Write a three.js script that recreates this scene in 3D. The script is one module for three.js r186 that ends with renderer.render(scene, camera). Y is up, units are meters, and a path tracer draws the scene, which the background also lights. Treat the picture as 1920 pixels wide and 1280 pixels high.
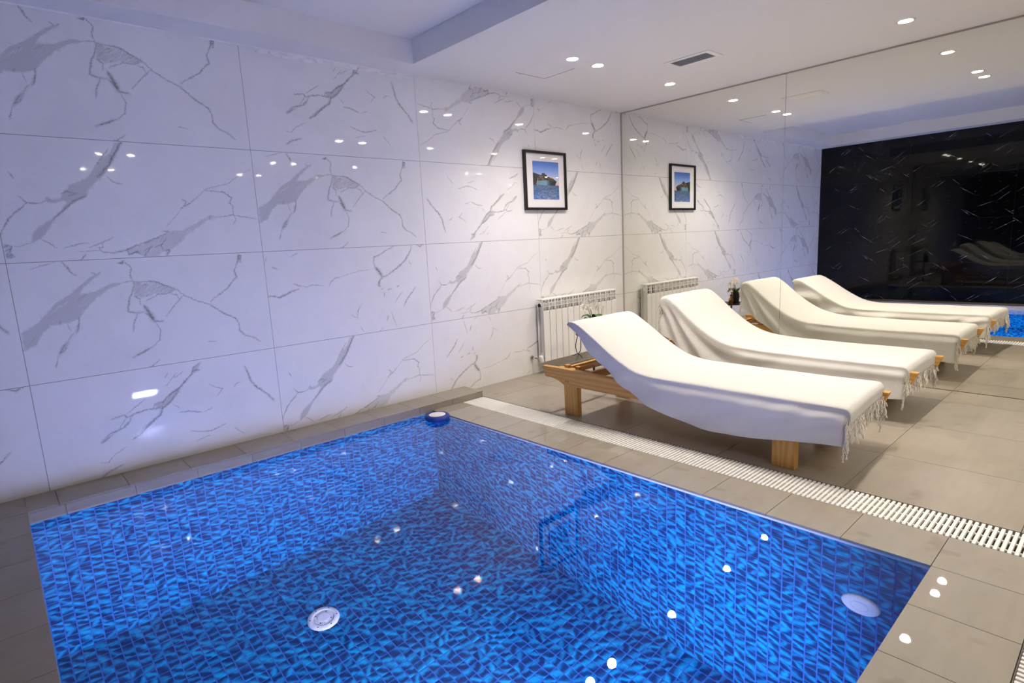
import * as THREE from 'three';
import { RoundedBoxGeometry } from 'three/addons/geometries/RoundedBoxGeometry.js';
import { mergeGeometries, mergeVertices } from 'three/addons/utils/BufferGeometryUtils.js';
import { RectAreaLightUniformsLib } from 'three/addons/lights/RectAreaLightUniformsLib.js';
import { ImprovedNoise } from 'three/addons/math/ImprovedNoise.js';

// ---------------------------------------------------------------- camera, light, exposure
const scene = new THREE.Scene();
scene.background = new THREE.Color(0x000000);
const renderer = new THREE.WebGLRenderer({ antialias: true });
renderer.toneMapping = THREE.LinearToneMapping;
renderer.toneMappingExposure = 13.4;
renderer.shadowMap.enabled = true;
RectAreaLightUniformsLib.init();

const EYE = new THREE.Vector3(-2.4952, 1.1784, 3.6867);
const camera = new THREE.PerspectiveCamera(2 * Math.atan(640 / 1085.36) * 180 / Math.PI, 1.5, 0.05, 60);
{
  const yaw = 0.7322, pitch = -0.1694, roll = -0.0497;
  const F = new THREE.Vector3(Math.sin(yaw) * Math.cos(pitch), Math.sin(pitch), -Math.cos(yaw) * Math.cos(pitch));
  const r0 = new THREE.Vector3(Math.cos(yaw), 0, Math.sin(yaw)), u0 = new THREE.Vector3().crossVectors(r0, F);
  const R = r0.clone().multiplyScalar(Math.cos(roll)).addScaledVector(u0, Math.sin(roll));
  const U = u0.clone().multiplyScalar(Math.cos(roll)).addScaledVector(r0, -Math.sin(roll));
  camera.position.copy(EYE);
  camera.quaternion.setFromRotationMatrix(new THREE.Matrix4().makeBasis(R, U, F.clone().negate()));
  camera.updateMatrixWorld(true);
}
const DOWNLIGHT = { color: [1.0, 0.915, 0.825], candela: 0.36, angle: 1.22 };       // recessed ceiling spots
const POOL_LAMP = { color: [0.49, 0.51, 1.0], nits: 58, size: 0.2 };  // the one lamp under water
const WATER_Y = -0.009;

// ---------------------------------------------------------------- measures (metres)
const XM = 2.412, XB = -2.776, HC = 2.387, ZF = 7.2;                // mirror, black wall, ceiling, far end
const POOL = { x0: -2.502, x1: -0.211, z0: 0.244, z1: 3.264, depth: 1.5 };
const DRAIN0 = 0.0585, DRAIN1 = 0.269;                              // the overflow grate along the pool
const LEDGE = 0.045;
const COFFER = { x0: -2.52, x1: -0.149, z0: 0.227, z1: 4.0, rise: 0.155 };

// ---------------------------------------------------------------- helpers
let seed = 7;
const rnd = () => { seed = (seed * 1664525 + 1013904223) >>> 0; return seed / 4294967296; };
const rr = (a, b) => a + (b - a) * rnd();
const noiser = new ImprovedNoise();
const noise = (x, y, z = 0) => noiser.noise(x, y, z);
const fbm = (x, y, z = 0, n = 4) => { let s = 0, a = 0.5; for (let i = 0; i < n; i++) { s += a * noise(x, y, z + i * 17.3); x *= 2.03; y *= 2.03; a *= 0.5; } return s; };
const clamp = (v, a = 0, b = 1) => Math.min(b, Math.max(a, v));
const lerp = (a, b, t) => a + (b - a) * t;
const smooth = (a, b, v) => { const t = clamp((v - a) / (b - a)); return t * t * (3 - 2 * t); };
const lut = (table) => (x) => {                                     // smooth curve through (x, y) pairs
  if (x <= table[0][0]) return table[0][1];
  for (let i = 1; i < table.length; i++) if (x <= table[i][0]) {
    const p0 = table[Math.max(0, i - 2)], p1 = table[i - 1], p2 = table[i], p3 = table[Math.min(table.length - 1, i + 1)];
    const h = p2[0] - p1[0], t = (x - p1[0]) / h;
    const m1 = (p2[1] - p0[1]) / (p2[0] - p0[0]), m2 = p3 === p2 ? (p2[1] - p1[1]) / h : (p3[1] - p1[1]) / (p3[0] - p1[0]);
    const t2 = t * t, t3 = t2 * t;
    return (2 * t3 - 3 * t2 + 1) * p1[1] + (t3 - 2 * t2 + t) * h * m1 + (-2 * t3 + 3 * t2) * p2[1] + (t3 - t2) * h * m2;
  }
  return table[table.length - 1][1];
};
const taken = {};
const numbered = (n) => { const k = taken[n] = (taken[n] ?? -1) + 1; return k ? n + '_' + String(k).padStart(3, '0') : n; };
function mesh(name, geometry, material, parent) {
  const m = new THREE.Mesh(geometry, material);
  m.name = parent ? name : numbered(name);
  m.castShadow = m.receiveShadow = true;
  (parent ?? scene).add(m);
  return m;
}
function tag(o, label, category, group) { o.userData = { label, category }; if (group) o.userData.group = group; return o; }
function thing(name, label, category, [x, y, z] = [0, 0, 0], group) {
  const g = new THREE.Group(); g.name = numbered(name); scene.add(g); g.position.set(x, y, z);
  return tag(g, label, category, group);
}
function part(name, parent, label) { const g = new THREE.Group(); g.name = name; parent.add(g); if (label) g.userData.label = label; return g; }
function structure(name, label) { const g = new THREE.Group(); g.name = name; scene.add(g); g.userData = { kind: 'structure', label }; return g; }
// a box between two corners, its uv in metres on every face
function span(x0, y0, z0, x1, y1, z1, du = 0, dv = 0) {
  const g = new THREE.BoxGeometry(x1 - x0, y1 - y0, z1 - z0);
  g.translate((x0 + x1) / 2, (y0 + y1) / 2, (z0 + z1) / 2);
  return metreUV(g, du, dv);
}
function metreUV(g, du = 0, dv = 0, swap = false) {
  const p = g.attributes.position, n = g.attributes.normal, uv = new Float32Array(p.count * 2);
  for (let i = 0; i < p.count; i++) {
    const ax = Math.abs(n.getX(i)), ay = Math.abs(n.getY(i)), az = Math.abs(n.getZ(i));
    let u, v;
    if (ay >= ax && ay >= az) { u = p.getX(i); v = p.getZ(i); } else if (ax >= az) { u = p.getZ(i); v = p.getY(i); } else { u = p.getX(i); v = p.getY(i); }
    uv[2 * i] = (swap ? v : u) + du; uv[2 * i + 1] = (swap ? u : v) + dv;
  }
  g.setAttribute('uv', new THREE.BufferAttribute(uv, 2));
  return g;
}
const merge = (list) => mergeGeometries(list.map((g) => { const q = g.index ? g.toNonIndexed() : g; for (const k of Object.keys(q.attributes)) if (!['position', 'normal', 'uv'].includes(k)) q.deleteAttribute(k); return q; }));
const rbox = (w, h, d, r = 0.004, s = 2) => new RoundedBoxGeometry(w, h, d, s, Math.min(r, w / 2.01, h / 2.01, d / 2.01));
const at = (g, x, y, z) => g.translate(x, y, z);
function tube(points, r, seg = 16, rad = 8) { return new THREE.TubeGeometry(new THREE.CatmullRomCurve3(points.map((p) => new THREE.Vector3(...p))), seg, r, rad); }
function dataTexture(w, h, f, srgb = true) {                         // f(u, v) -> [r, g, b] 0..1 (in the space of the texture)
  const d = new Uint8Array(w * h * 4);
  for (let y = 0; y < h; y++) for (let x = 0; x < w; x++) {
    const c = f(x / w, y / h, x, y), o = (y * w + x) * 4;
    for (let k = 0; k < 3; k++) d[o + k] = clamp(c[k]) * 255;
    d[o + 3] = 255;
  }
  const t = new THREE.DataTexture(d, w, h);
  t.wrapS = t.wrapT = THREE.RepeatWrapping; t.magFilter = THREE.LinearFilter; t.minFilter = THREE.LinearMipmapLinearFilter; t.generateMipmaps = true;
  if (srgb) t.colorSpace = THREE.SRGBColorSpace;
  t.needsUpdate = true;
  return t;
}
function canvasTexture(c) { const t = new THREE.CanvasTexture(c); t.colorSpace = THREE.SRGBColorSpace; t.wrapS = t.wrapT = THREE.RepeatWrapping; t.anisotropy = 8; return t; }
const std = (o) => new THREE.MeshStandardMaterial(o);
const phys = (o) => new THREE.MeshPhysicalMaterial(o);
const lin = (r, g, b) => new THREE.Color().setRGB(r, g, b);
// tileable noise on a torus-like lattice: value noise with wrapped integer cells
function wrapNoise(period, s) {
  const n = period, t = new Float32Array(n * n); let k = s >>> 0;
  for (let i = 0; i < n * n; i++) { k = (k * 1664525 + 1013904223) >>> 0; t[i] = k / 4294967296; }
  return (u, v) => {
    const x = u * n, y = v * n, ix = Math.floor(x), iy = Math.floor(y), fx = x - ix, fy = y - iy;
    const a = (i, j) => t[((iy + j) % n + n) % n * n + ((ix + i) % n + n) % n], sx = fx * fx * (3 - 2 * fx), sy = fy * fy * (3 - 2 * fy);
    return lerp(lerp(a(0, 0), a(1, 0), sx), lerp(a(0, 1), a(1, 1), sx), sy);
  };
}

// ---------------------------------------------------------------- materials
// white veined porcelain: four print designs of the 1.2 x 0.6 m slab; strokes in millimetres [width, x, y, ...], patches [-strength, x, y, ...]
const VEINS = {
  P: [[-0.42,8,264,79,306,163,397,206,421,270,472,310,507,374,539,333,506,279,456,258,426,323,435,375,459,414,474,450,467,385,443,332,408,317,388,276,349,247,310,198,287,130,285,93,259,65,214,57,198,3,171], [-0.36,247,310,233,254,200,222,168,155,128,119,146,166,194,223,214,238], [2.9,245,317,233,254,218,227], [1.4,187,289,203,243], [2.1,128,119,112,64], [-0.28,507,470,571,457,611,464,656,442,697,418,663,395,603,401,541,384,497,396], [3,440,574,478,579,505,548,495,523,499,478], [-0.4,446,577,476,588,470,569], [2.2,499,478,450,471], [3.7,499,478,507,470,490,415,474,391,458,317,498,305,530,305], [3,497,396,524,378,516,345], [9.9,535,343,555,295,573,254], [6.2,573,250,619,244], [3.8,500,301,477,251,468,206], [4.6,530,305,554,287,570,254], [3.1,508,474,611,464,655,438,697,418], [2.3,697,415,663,395,609,396,544,361], [2.3,670,391,700,384,711,359], [2.3,739,384,690,334,633,270], [3.3,697,418,744,372,812,333,868,311,922,259,995,213,1011,181,1010,139,1038,105,1085,85,1123,53], [3.3,870,327,896,349,970,395,1007,437,1029,456,1022,498,1049,554,1057,591], [-0.35,1049,591,1073,586,1063,541,1044,546], [2.3,581,237,596,196,585,143,551,113], [4.6,551,113,480,81,446,64], [3.1,571,35,529,3,488,-9], [1.7,826,98,878,91], [3.5,202,606,218,588,240,544,260,525], [2.2,326,538,347,519], [1.4,85,569,186,596]],
  Q: [[-0.42,521,592,552,597,521,547,495,490,458,440,416,396,375,354,361,319,321,295,283,271,264,250,219,210,199,183,170,136,145,110,108,95,122,138,155,177,208,206,246,243,274,284,265,298,230,284,193,290,196,313,221,300,256,311,265,338,310,379,364,402,412,451,443,501,489,538], [2.7,259,331,282,342,315,332], [3.4,359,319,310,298,271,264,208,206], [2.1,486,559,443,504,398,437], [5.6,546,594,508,539,475,475,419,414], [2.1,461,419,482,395,505,385,526,384], [2.6,194,297,165,283,118,283,92,318], [3.3,118,283,94,260,70,240,41,211,20,173,1,134], [2,73,430,88,392], [2,145,110,175,92,203,64], [1.3,108,95,56,77,36,81], [-0.36,3,95,36,81,26,49,39,28,7,20], [-0.3,488,41,554,60,624,95,688,119,704,137,773,136,841,173,904,207,928,223,971,211,909,192,853,153,791,112,781,89,719,46,688,16,679,-2,673,32,631,-3,579,-1,549,23,518,25], [3.7,390,38,437,29,488,41,528,57,596,81,688,119,704,137], [2.3,676,134,704,137], [3.8,676,32,697,31,682,1], [4.5,502,47,504,18,544,31,555,19], [3,619,57,582,22,572,0], [2.3,692,100,659,56,669,25], [2.1,231,63,290,81,337,86], [2.1,334,62,371,75,397,88,448,111], [2.1,397,88,393,59,375,60,390,38], [2.8,318,31,284,-6], [1.4,285,43,379,46], [2.5,971,211,1057,222,1118,210,1190,197], [1.6,1057,222,1069,194,1050,170], [3.2,1057,222,1059,274,1042,290,1061,322,1012,353,923,359], [3.1,782,258,827,285,866,312], [1.6,866,312,924,367,985,384,1048,401,1116,451,1184,486], [2.3,795,311,815,296,805,277], [1.1,700,160,781,250]],
  S: [[-0.42,728,560,774,584,755,547,723,521,667,476,633,426,585,381,548,358,515,310,455,261,419,232,384,217,436,266,487,301,531,330,541,359,505,383,553,396,592,435,645,464,708,516], [3.9,774,584,731,560,720,526,644,456,591,424,553,392,512,390,503,368,543,367], [4.8,765,541,732,539], [4.7,641,441,593,387,548,358,533,321,486,293,419,232,384,217], [3.8,548,358,470,368,416,357,376,344,366,362,328,356,303,351], [2.3,379,366,421,395,471,426], [4.5,395,339,371,307,344,290,286,275,251,239], [2.3,339,299,370,345], [-0.4,238,235,259,259,304,270,276,247,262,236], [1.6,641,545,578,478], [1.5,598,553,580,525], [1.6,676,546,624,516], [1.6,601,369,635,337], [3.2,625,315,681,310,743,287], [1.6,751,285,805,306], [1.7,801,448,835,421,871,405,835,366], [2.5,933,405,950,418,979,425], [5.1,1010,517,1021,481,1038,417,1065,373,1125,316,1162,264], [2.5,666,194,722,176,780,165,867,189], [1.7,693,125,769,142], [1.7,909,152,966,94], [3.8,218,49,258,72,316,89,329,92], [1.5,229,130,259,122,294,157,355,187]],
  T: [[4.8,-3,324,32,324,67,311,98,320,137,338,201,354], [3.1,167,390,197,376,222,370], [2.5,222,370,252,361,286,371,325,368,370,358], [2.6,407,358,423,382,456,405,491,409], [1.3,491,409,578,428,636,440,725,441], [4.2,45,505,58,495,76,491], [1.8,168,560,221,585], [1.2,3,522,20,568], [3.4,925,602,884,580,852,568,803,540,756,526,749,496,757,459], [11.5,760,455,791,420,804,392], [4.8,804,392,834,386,892,416,942,444,1012,495,1059,559,1071,603], [6.1,811,384,785,359,774,329,789,318], [2.1,1035,483,1058,457], [4.2,1105,606,1145,583,1176,603], [2,786,294,819,309], [4.1,815,274,812,240], [2.8,840,286,881,300], [4.2,921,303,942,312], [4.2,1080,289,1038,246,993,201,968,161], [2.1,966,267,931,236,894,190], [2.7,631,211,598,168,588,109], [2,541,145,582,120], [3.5,834,106,815,67], [2.1,857,132,875,73,894,21], [2,604,53,630,15], [2.1,783,22,746,-1]]
};

function marbleTexture(key, s) {
  const W = 1536, H = 768, c = document.createElement('canvas'); c.width = W; c.height = H;
  const g = c.getContext('2d'), k = W / 1200; let q = s;
  const r = () => { q = (q * 1664525 + 1013904223) >>> 0; return q / 4294967296; };
  g.fillStyle = '#efeeec'; g.fillRect(0, 0, W, H);
  for (let i = 0; i < 60; i++) {                                     // clouding of the stone
    const x = r() * W, y = r() * H, rad = 40 + r() * 160, a = 0.015 + r() * 0.03, gr = g.createRadialGradient(x, y, 0, x, y, rad);
    gr.addColorStop(0, 'rgba(196,194,192,' + a + ')'); gr.addColorStop(1, 'rgba(196,194,192,0)'); g.fillStyle = gr; g.fillRect(0, 0, W, H);
  }
  const jag = (pts, amp, step) => {                                  // roughen a polyline
    const out = [];
    for (let i = 0; i + 1 < pts.length; i++) {
      const [ax, ay] = pts[i], [bx, by] = pts[i + 1], len = Math.hypot(bx - ax, by - ay), n = Math.max(1, Math.round(len / step));
      for (let j = 0; j < n; j++) { const t = j / n; out.push([ax + (bx - ax) * t + (j ? (r() - 0.5) * amp : 0), ay + (by - ay) * t + (j ? (r() - 0.5) * amp : 0)]); }
    }
    out.push(pts[pts.length - 1]); return out;
  };
  const read = (st) => { const p = []; for (let i = 1; i < st.length; i += 2) p.push([st[i] * k, H - st[i + 1] * k]); return p; };
  g.lineCap = g.lineJoin = 'round';
  for (const st of VEINS[key]) {
    const p = read(st);
    if (st[0] < 0) {
      const a = -st[0];
      for (let n = 0; n < 7; n++) {                                  // feathered edge: several ragged outlines laid over each other
        g.beginPath(); jag([...p, p[0]], 4 + n * 5, 11).forEach(([x, y], i) => i ? g.lineTo(x, y) : g.moveTo(x, y)); g.closePath();
        g.fillStyle = 'rgba(132,131,131,' + a * 0.125 + ')'; g.fill();
      }
      g.save(); g.beginPath(); jag([...p, p[0]], 5, 9).forEach(([x, y], i) => i ? g.lineTo(x, y) : g.moveTo(x, y)); g.closePath(); g.clip();
      const bx = p.map((v) => v[0]), by = p.map((v) => v[1]), x0 = Math.min(...bx), x1 = Math.max(...bx), y0 = Math.min(...by), y1 = Math.max(...by);
      for (let i = 0; i < 120; i++) {                                // streaks and pale islands inside the patch
        const x = lerp(x0, x1, r()), y = lerp(y0, y1, r()), L = 15 + r() * 70, an = -0.75 + (r() - 0.5) * 0.8;
        g.strokeStyle = r() < 0.5 ? 'rgba(104,103,103,' + (0.08 + 0.2 * r()) + ')' : 'rgba(238,237,236,' + (0.12 + 0.36 * r()) + ')';
        g.lineWidth = 1.2 + r() * r() * 12; g.beginPath(); g.moveTo(x, y); g.quadraticCurveTo(x + L * 0.5 * Math.cos(an) + (r() - 0.5) * 12, y + L * 0.5 * Math.sin(an) + (r() - 0.5) * 12, x + L * Math.cos(an), y + L * Math.sin(an)); g.stroke();
      }
      g.restore();
    } else {
      const w = st[0] * k, e = jag(p, Math.min(7, 3 + w), 7);
      for (const [ww, aa] of [[w * 3 + 4, 0.045], [w * 1.6 + 1.5, 0.10], [w * 0.8 + 0.4, 0.2]]) {
        for (let i = 0; i + 1 < e.length; i++) {
          const t = i / Math.max(1, e.length - 2), fade = 0.3 + 0.7 * Math.sin(Math.PI * (0.1 + 0.8 * t)), m = 0.35 + 1.1 * r();
          g.strokeStyle = 'rgba(104,103,103,' + Math.min(0.6, aa * fade * m) + ')'; g.lineWidth = ww * (0.4 + 1.0 * r());
          g.beginPath(); g.moveTo(...e[i]); g.lineTo(...e[i + 1]); g.stroke();
        }
      }
      if (w > 2.2) for (let i = 2; i < e.length; i += 4) if (r() < 0.5) {  // hairline offshoots
        const an = r() * 6.28, L = 8 + r() * 26; g.strokeStyle = 'rgba(110,109,109,0.16)'; g.lineWidth = 0.9;
        g.beginPath(); g.moveTo(...e[i]); g.quadraticCurveTo(e[i][0] + Math.cos(an) * L * 0.6 + (r() - 0.5) * 9, e[i][1] + Math.sin(an) * L * 0.6, e[i][0] + Math.cos(an) * L, e[i][1] + Math.sin(an) * L); g.stroke();
      }
    }
  }
  return canvasTexture(c);
}
const MARBLE = {}; { let s = 11; for (const k of Object.keys(VEINS)) MARBLE[k] = phys({ map: marbleTexture(k, s += 97), roughness: 0.035, ior: 1.52, specularIntensity: 1 }); }
function blackTexture(s) {
  const W = 1024, H = 512, c = document.createElement('canvas'); c.width = W; c.height = H;
  const g = c.getContext('2d'); let q = s; const r = () => { q = (q * 1664525 + 1013904223) >>> 0; return q / 4294967296; };
  g.fillStyle = '#0d0d10'; g.fillRect(0, 0, W, H); g.lineCap = 'round';
  for (let i = 0; i < 46; i++) {
    const big = i < 15, x = r() * W, y = r() * H, L = big ? 60 + r() * 150 : 14 + r() * 50, an = r() < 0.72 ? -0.32 - r() * 0.45 : 0.45 + r() * 0.3;
    let px = x, py = y; const n = 10;
    for (let j = 1; j <= n; j++) {
      const t = j / n, nx = x + Math.cos(an) * L * t + (r() - 0.5) * 3, ny = y + Math.sin(an) * L * t + (r() - 0.5) * 3;
      g.strokeStyle = 'rgba(205,205,215,' + (big ? 0.95 : 0.5) * Math.sin(Math.PI * t * 0.94 + 0.1) * (0.4 + 0.6 * r()) + ')'; g.lineWidth = (big ? 3.0 : 1.6) * (0.5 + r());
      g.beginPath(); g.moveTo(px, py); g.lineTo(nx, ny); g.stroke(); px = nx; py = ny;
    }
  }
  return canvasTexture(c);
}
const BLACK = [5, 77].map((s) => phys({ map: blackTexture(s), roughness: 0.03, ior: 1.5, specularIntensity: 0.7 }));

// cement-look floor stone
const stoneTexture = (() => {
  const a = wrapNoise(4, 3), b = wrapNoise(13, 9), c = wrapNoise(47, 21), d = wrapNoise(160, 4), e = wrapNoise(9, 55), st = wrapNoise(24, 8);
  return dataTexture(1024, 1024, (u, v) => {
    const n = 0.5 * a(u, v) + 0.28 * b(u + 0.03 * e(u, v), v) + 0.12 * c(u, v) + 0.1 * d(u, v), streak = st(u * 0.4 + 0.1 * b(u, v), v * 3);
    const m = 0.605 + 0.05 * (n - 0.5) + 0.02 * (streak - 0.5), warm = 0.5 + 0.6 * (e(u, v) - 0.5), stain = smooth(0.7, 0.95, b(v, u)) * smooth(0.35, 0.8, c(u, v)) * 0.06;
    return [m + 0.008 * warm - stain * 0.8, m - 0.033 - stain, m - 0.083 - 0.02 * warm - stain * 1.1];
  });
})();
const stoneRough = (() => { const a = wrapNoise(7, 31), b = wrapNoise(60, 12); return dataTexture(512, 512, (u, v) => { const r = 0.36 + 0.16 * a(u, v) + 0.05 * b(u, v); return [r, r, r]; }, false); })();
for (const t of [stoneTexture, stoneRough]) t.repeat.set(0.7, 0.7);
const M = {};
M.stone = phys({ map: stoneTexture, roughnessMap: stoneRough, roughness: 0.75, ior: 1.5 });
M.copingStone = phys({ map: stoneTexture, roughness: 0.5, ior: 1.5, clearcoat: 0.75, clearcoatRoughness: 0.015 });
M.grout = std({ color: 0x8a8378, roughness: 0.9 });
M.joint = std({ color: 0x9d9a96, roughness: 0.9 });
M.paleJoint = std({ color: 0xb0a89d, roughness: 0.9 });
M.plaster = std({ color: 0xe9e7e4, roughness: 0.85 });
M.whitePlastic = std({ color: 0xf0ede6, roughness: 0.42 });
M.whiteEnamel = phys({ color: 0xf2f0ec, roughness: 0.3, clearcoat: 0.3, clearcoatRoughness: 0.2 });
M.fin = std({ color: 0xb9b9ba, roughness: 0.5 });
M.duct_shade = std({ color: 0xa2a1a8, roughness: 0.8 });  // grey that paints the shade inside the vent opening
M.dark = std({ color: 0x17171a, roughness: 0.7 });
M.gutter = std({ color: 0x8f8a82, roughness: 0.85 });
M.blackMetal = std({ color: 0x16161a, roughness: 0.45, metalness: 0.3 });
M.blackFrame = phys({ color: 0x141214, roughness: 0.35 });
M.mat = std({ color: 0xf0efed, roughness: 0.8 });
M.mirror = std({ color: lin(0.9, 0.9, 0.85), roughness: 0.0, metalness: 1 });
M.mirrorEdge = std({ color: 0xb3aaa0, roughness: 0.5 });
M.chrome = std({ color: 0xc9c9c9, roughness: 0.15, metalness: 1 });
M.caulk = std({ color: 0xf3f2f0, roughness: 0.7 });
M.glow = std({ color: 0xffffff, emissive: lin(1, 0.93, 0.82), emissiveIntensity: 9, roughness: 0.5 });
M.lampGlow = std({ color: 0xffffff, emissive: lin(0.75, 0.87, 1), emissiveIntensity: 4, roughness: 0.4 });
M.blueFoam = std({ color: 0x123a86, roughness: 0.6 });
M.dispenserCap = std({ color: 0xe9e3de, roughness: 0.4 });
M.pictureGlass = phys({ color: 0xffffff, transmission: 1, thickness: 0, roughness: 0, ior: 1.5 });
M.water = phys({ color: 0xffffff, transmission: 1, thickness: 1.5, roughness: 0, ior: 1.333 });
// oiled pine of the loungers; the grain runs along v
const woodTexture = (() => {
  const a = wrapNoise(6, 17), b = wrapNoise(40, 5), c = wrapNoise(120, 2);
  return dataTexture(512, 1024, (u, v) => {
    const w = u + 0.05 * a(u, v) + 0.012 * b(u, v * 0.5), ring = 0.5 + 0.5 * Math.sin(2 * Math.PI * (w * 9 + 0.7 * a(v * 0.5, u))), fine = c(u * 2, v * 0.15);
    const t = 0.55 * ring + 0.3 * fine + 0.15 * b(u, v);
    return [lerp(0.86, 0.75, t), lerp(0.67, 0.54, t), lerp(0.37, 0.25, t)];
  });
})();
woodTexture.repeat.set(4, 1);
M.wood = phys({ map: woodTexture, roughness: 0.5, clearcoat: 0.12, clearcoatRoughness: 0.4 });
M.mattress = std({ color: 0x6e665c, roughness: 0.9 });
M.strap = std({ color: 0x564b3f, roughness: 0.9 });
// cotton of the throws
const weave = (() => { const a = wrapNoise(64, 6), b = wrapNoise(9, 40); return dataTexture(512, 512, (u, v) => {
  const n = 42, k = (Math.abs(((u + v) * n) % 1 - 0.5) + Math.abs(((u - v + 4) * n) % 1 - 0.5)), h = 0.25 + 0.5 * k + 0.3 * a(u, v) + 0.25 * (b(u, v) - 0.5); return [h, h, h]; }, false); })();
weave.repeat.set(3.2, 3.2);
M.cotton = phys({ color: 0xdfdbd3, roughness: 0.95, bumpMap: weave, bumpScale: 0.004, sheen: 0.25, sheenColor: lin(1, 0.98, 0.95), sheenRoughness: 0.7, side: THREE.DoubleSide });
M.fringe = std({ color: 0xeae4d9, roughness: 0.95 });

// glass mosaic of the pool: 8 x 8 stroked tiles on one sheet
const MOSAIC_CELLS = 8;
const mosaicTexture = (() => {
  const N = MOSAIC_CELLS, bias = [], ang = [], fr = []; let q = 99; const r = () => { q = (q * 1664525 + 1013904223) >>> 0; return q / 4294967296; };
  for (let i = 0; i < N * N; i++) { bias.push((r() - 0.5) * 0.26); ang.push(-0.35 + (r() - 0.5) * 1.3 + (r() < 0.2 ? 1.2 : 0)); fr.push(0.6 + r() * 0.5); }
  return dataTexture(1024, 1024, (u, v, x, y) => {
    const cx = Math.floor(u * N), cy = Math.floor(v * N), i = cy * N + cx, a = u * N - cx - 0.5, b = v * N - cy - 0.5, ca = Math.cos(ang[i]), sa = Math.sin(ang[i]);
    const warp = 0.6 * fbm(a * 1.5 + i * 3.7, b * 1.5 + i * 1.9, 0.3, 2), p = (-sa * a + ca * b) + warp * 0.7, along = ca * a + sa * b;
    let f = 0.5 + 0.5 * Math.sin(2 * Math.PI * (p * fr[i] * 1.05 + i * 0.381)) ;
    f = 0.62 * f + 0.14 * (0.5 + fbm(along * 2 + i, p * 9, i * 0.7, 2)) + 0.22 * (0.5 + fbm(a * 1.7 + i * 7.1, b * 1.7, 5, 2)) + bias[i];
    f = smooth(0.02, 1.1, f - 0.05);
    return [lerp(0.004, 0.015, f * f), lerp(0.17, 0.75, f), lerp(0.37, 0.89, f)];
  });
})();
M.mosaic = phys({ map: mosaicTexture, roughness: 0.2, ior: 1.5, specularIntensity: 0.6 });
M.waterlineBand = std({ color: 0xd9dee2, roughness: 0.7 });
M.mosaicGrout = std({ color: 0x2268b2, roughness: 0.9 });

// ================================================================ the room
// ---- marble wall behind the pool and the loungers (front face at z = 0)
{
  const wall = structure('wall_back', 'wall of polished white marble-look slabs with grey veins');
  mesh('wall_body', span(XB - 0.15, -0.2, -0.16, XM + 0.15, HC + 0.3, -0.003), M.joint, wall);
  const layout = [['T', 'S', 'Q', 'P'], ['S', 'P', 'Q', 'P'], ['Q', 'T', 'P', 'S'], ['t', 'Q', 's', 'q'], ['s', 'Q', 'Q', 'T']]; // columns from the black wall, rows upwards; small letters hang upside down
  const X0 = -3.6, Y0 = -0.0036, J = 0.0015;
  layout.forEach((column, i) => column.forEach((key, j) => {
    const a = X0 + 1.2 * i, b = Y0 + 0.6 * j, turned = key !== key.toUpperCase();
    const x0 = Math.max(a + J, XB), x1 = i === 4 ? XM : a + 1.2 - J, y0 = Math.max(b + J, -0.002), y1 = Math.min(b + 0.6 - J, HC);
    const g = new THREE.BoxGeometry(x1 - x0, y1 - y0, 0.01); g.translate((x0 + x1) / 2, (y0 + y1) / 2, -0.005);
    const p = g.attributes.position, uv = g.attributes.uv;
    for (let k = 0; k < p.count; k++) { let u = (p.getX(k) - a) / 1.2, v = (p.getY(k) - b) / 0.6; if (turned) { u = 1 - u; v = 1 - v; } uv.setXY(k, u, v); }
    mesh('tile', g, MARBLE[key.toUpperCase()], wall);
  }));
}
// ---- black marble wall facing the mirror (front face at x = XB)
{
  const wall = structure('wall_left', 'wall of polished black marble slabs with fine white veins');
  mesh('wall_body', span(XB - 0.16, -0.2, -0.15, XB - 0.003, HC + 0.3, ZF + 0.15), M.dark, wall);
  for (let i = 0; i < 6; i++) for (let j = 0; j < 4; j++) {
    const z0 = 1.2 * i + 0.001, z1 = Math.min(1.2 * (i + 1) - 0.001, ZF), y0 = Math.max(-0.002, 0.6 * j - 0.0026), y1 = Math.min(0.6 * (j + 1) - 0.0046, HC);
    const g = new THREE.BoxGeometry(0.01, y1 - y0, z1 - z0); g.translate(XB - 0.005, (y0 + y1) / 2, (z0 + z1) / 2);
    const p = g.attributes.position, uv = g.attributes.uv, f = (i + 2 * j) % 3 === 1;
    for (let k = 0; k < p.count; k++) { let u = (p.getZ(k) - 1.2 * i) / 1.2, v = (p.getY(k) - 0.6 * j) / 0.6; if (f) { u = 1 - u; v = 1 - v; } uv.setXY(k, u, v); }
    mesh('tile', g, BLACK[(i * 3 + j) % 2], wall);
  }
}
// ---- wall that carries the mirror, wall behind the camera
{
  const w = structure('wall_right', 'plain wall behind the mirror panels');
  mesh('wall_body', span(XM + 0.008, -0.2, 0, XM + 0.16, HC + 0.3, ZF + 0.15), M.plaster, w);
  const f = structure('wall_front', 'plain white wall at the far end of the room');
  mesh('wall_body', span(XB - 0.15, -0.2, ZF, XM + 0.15, HC + 0.3, ZF + 0.15), M.plaster, f);
}
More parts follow.
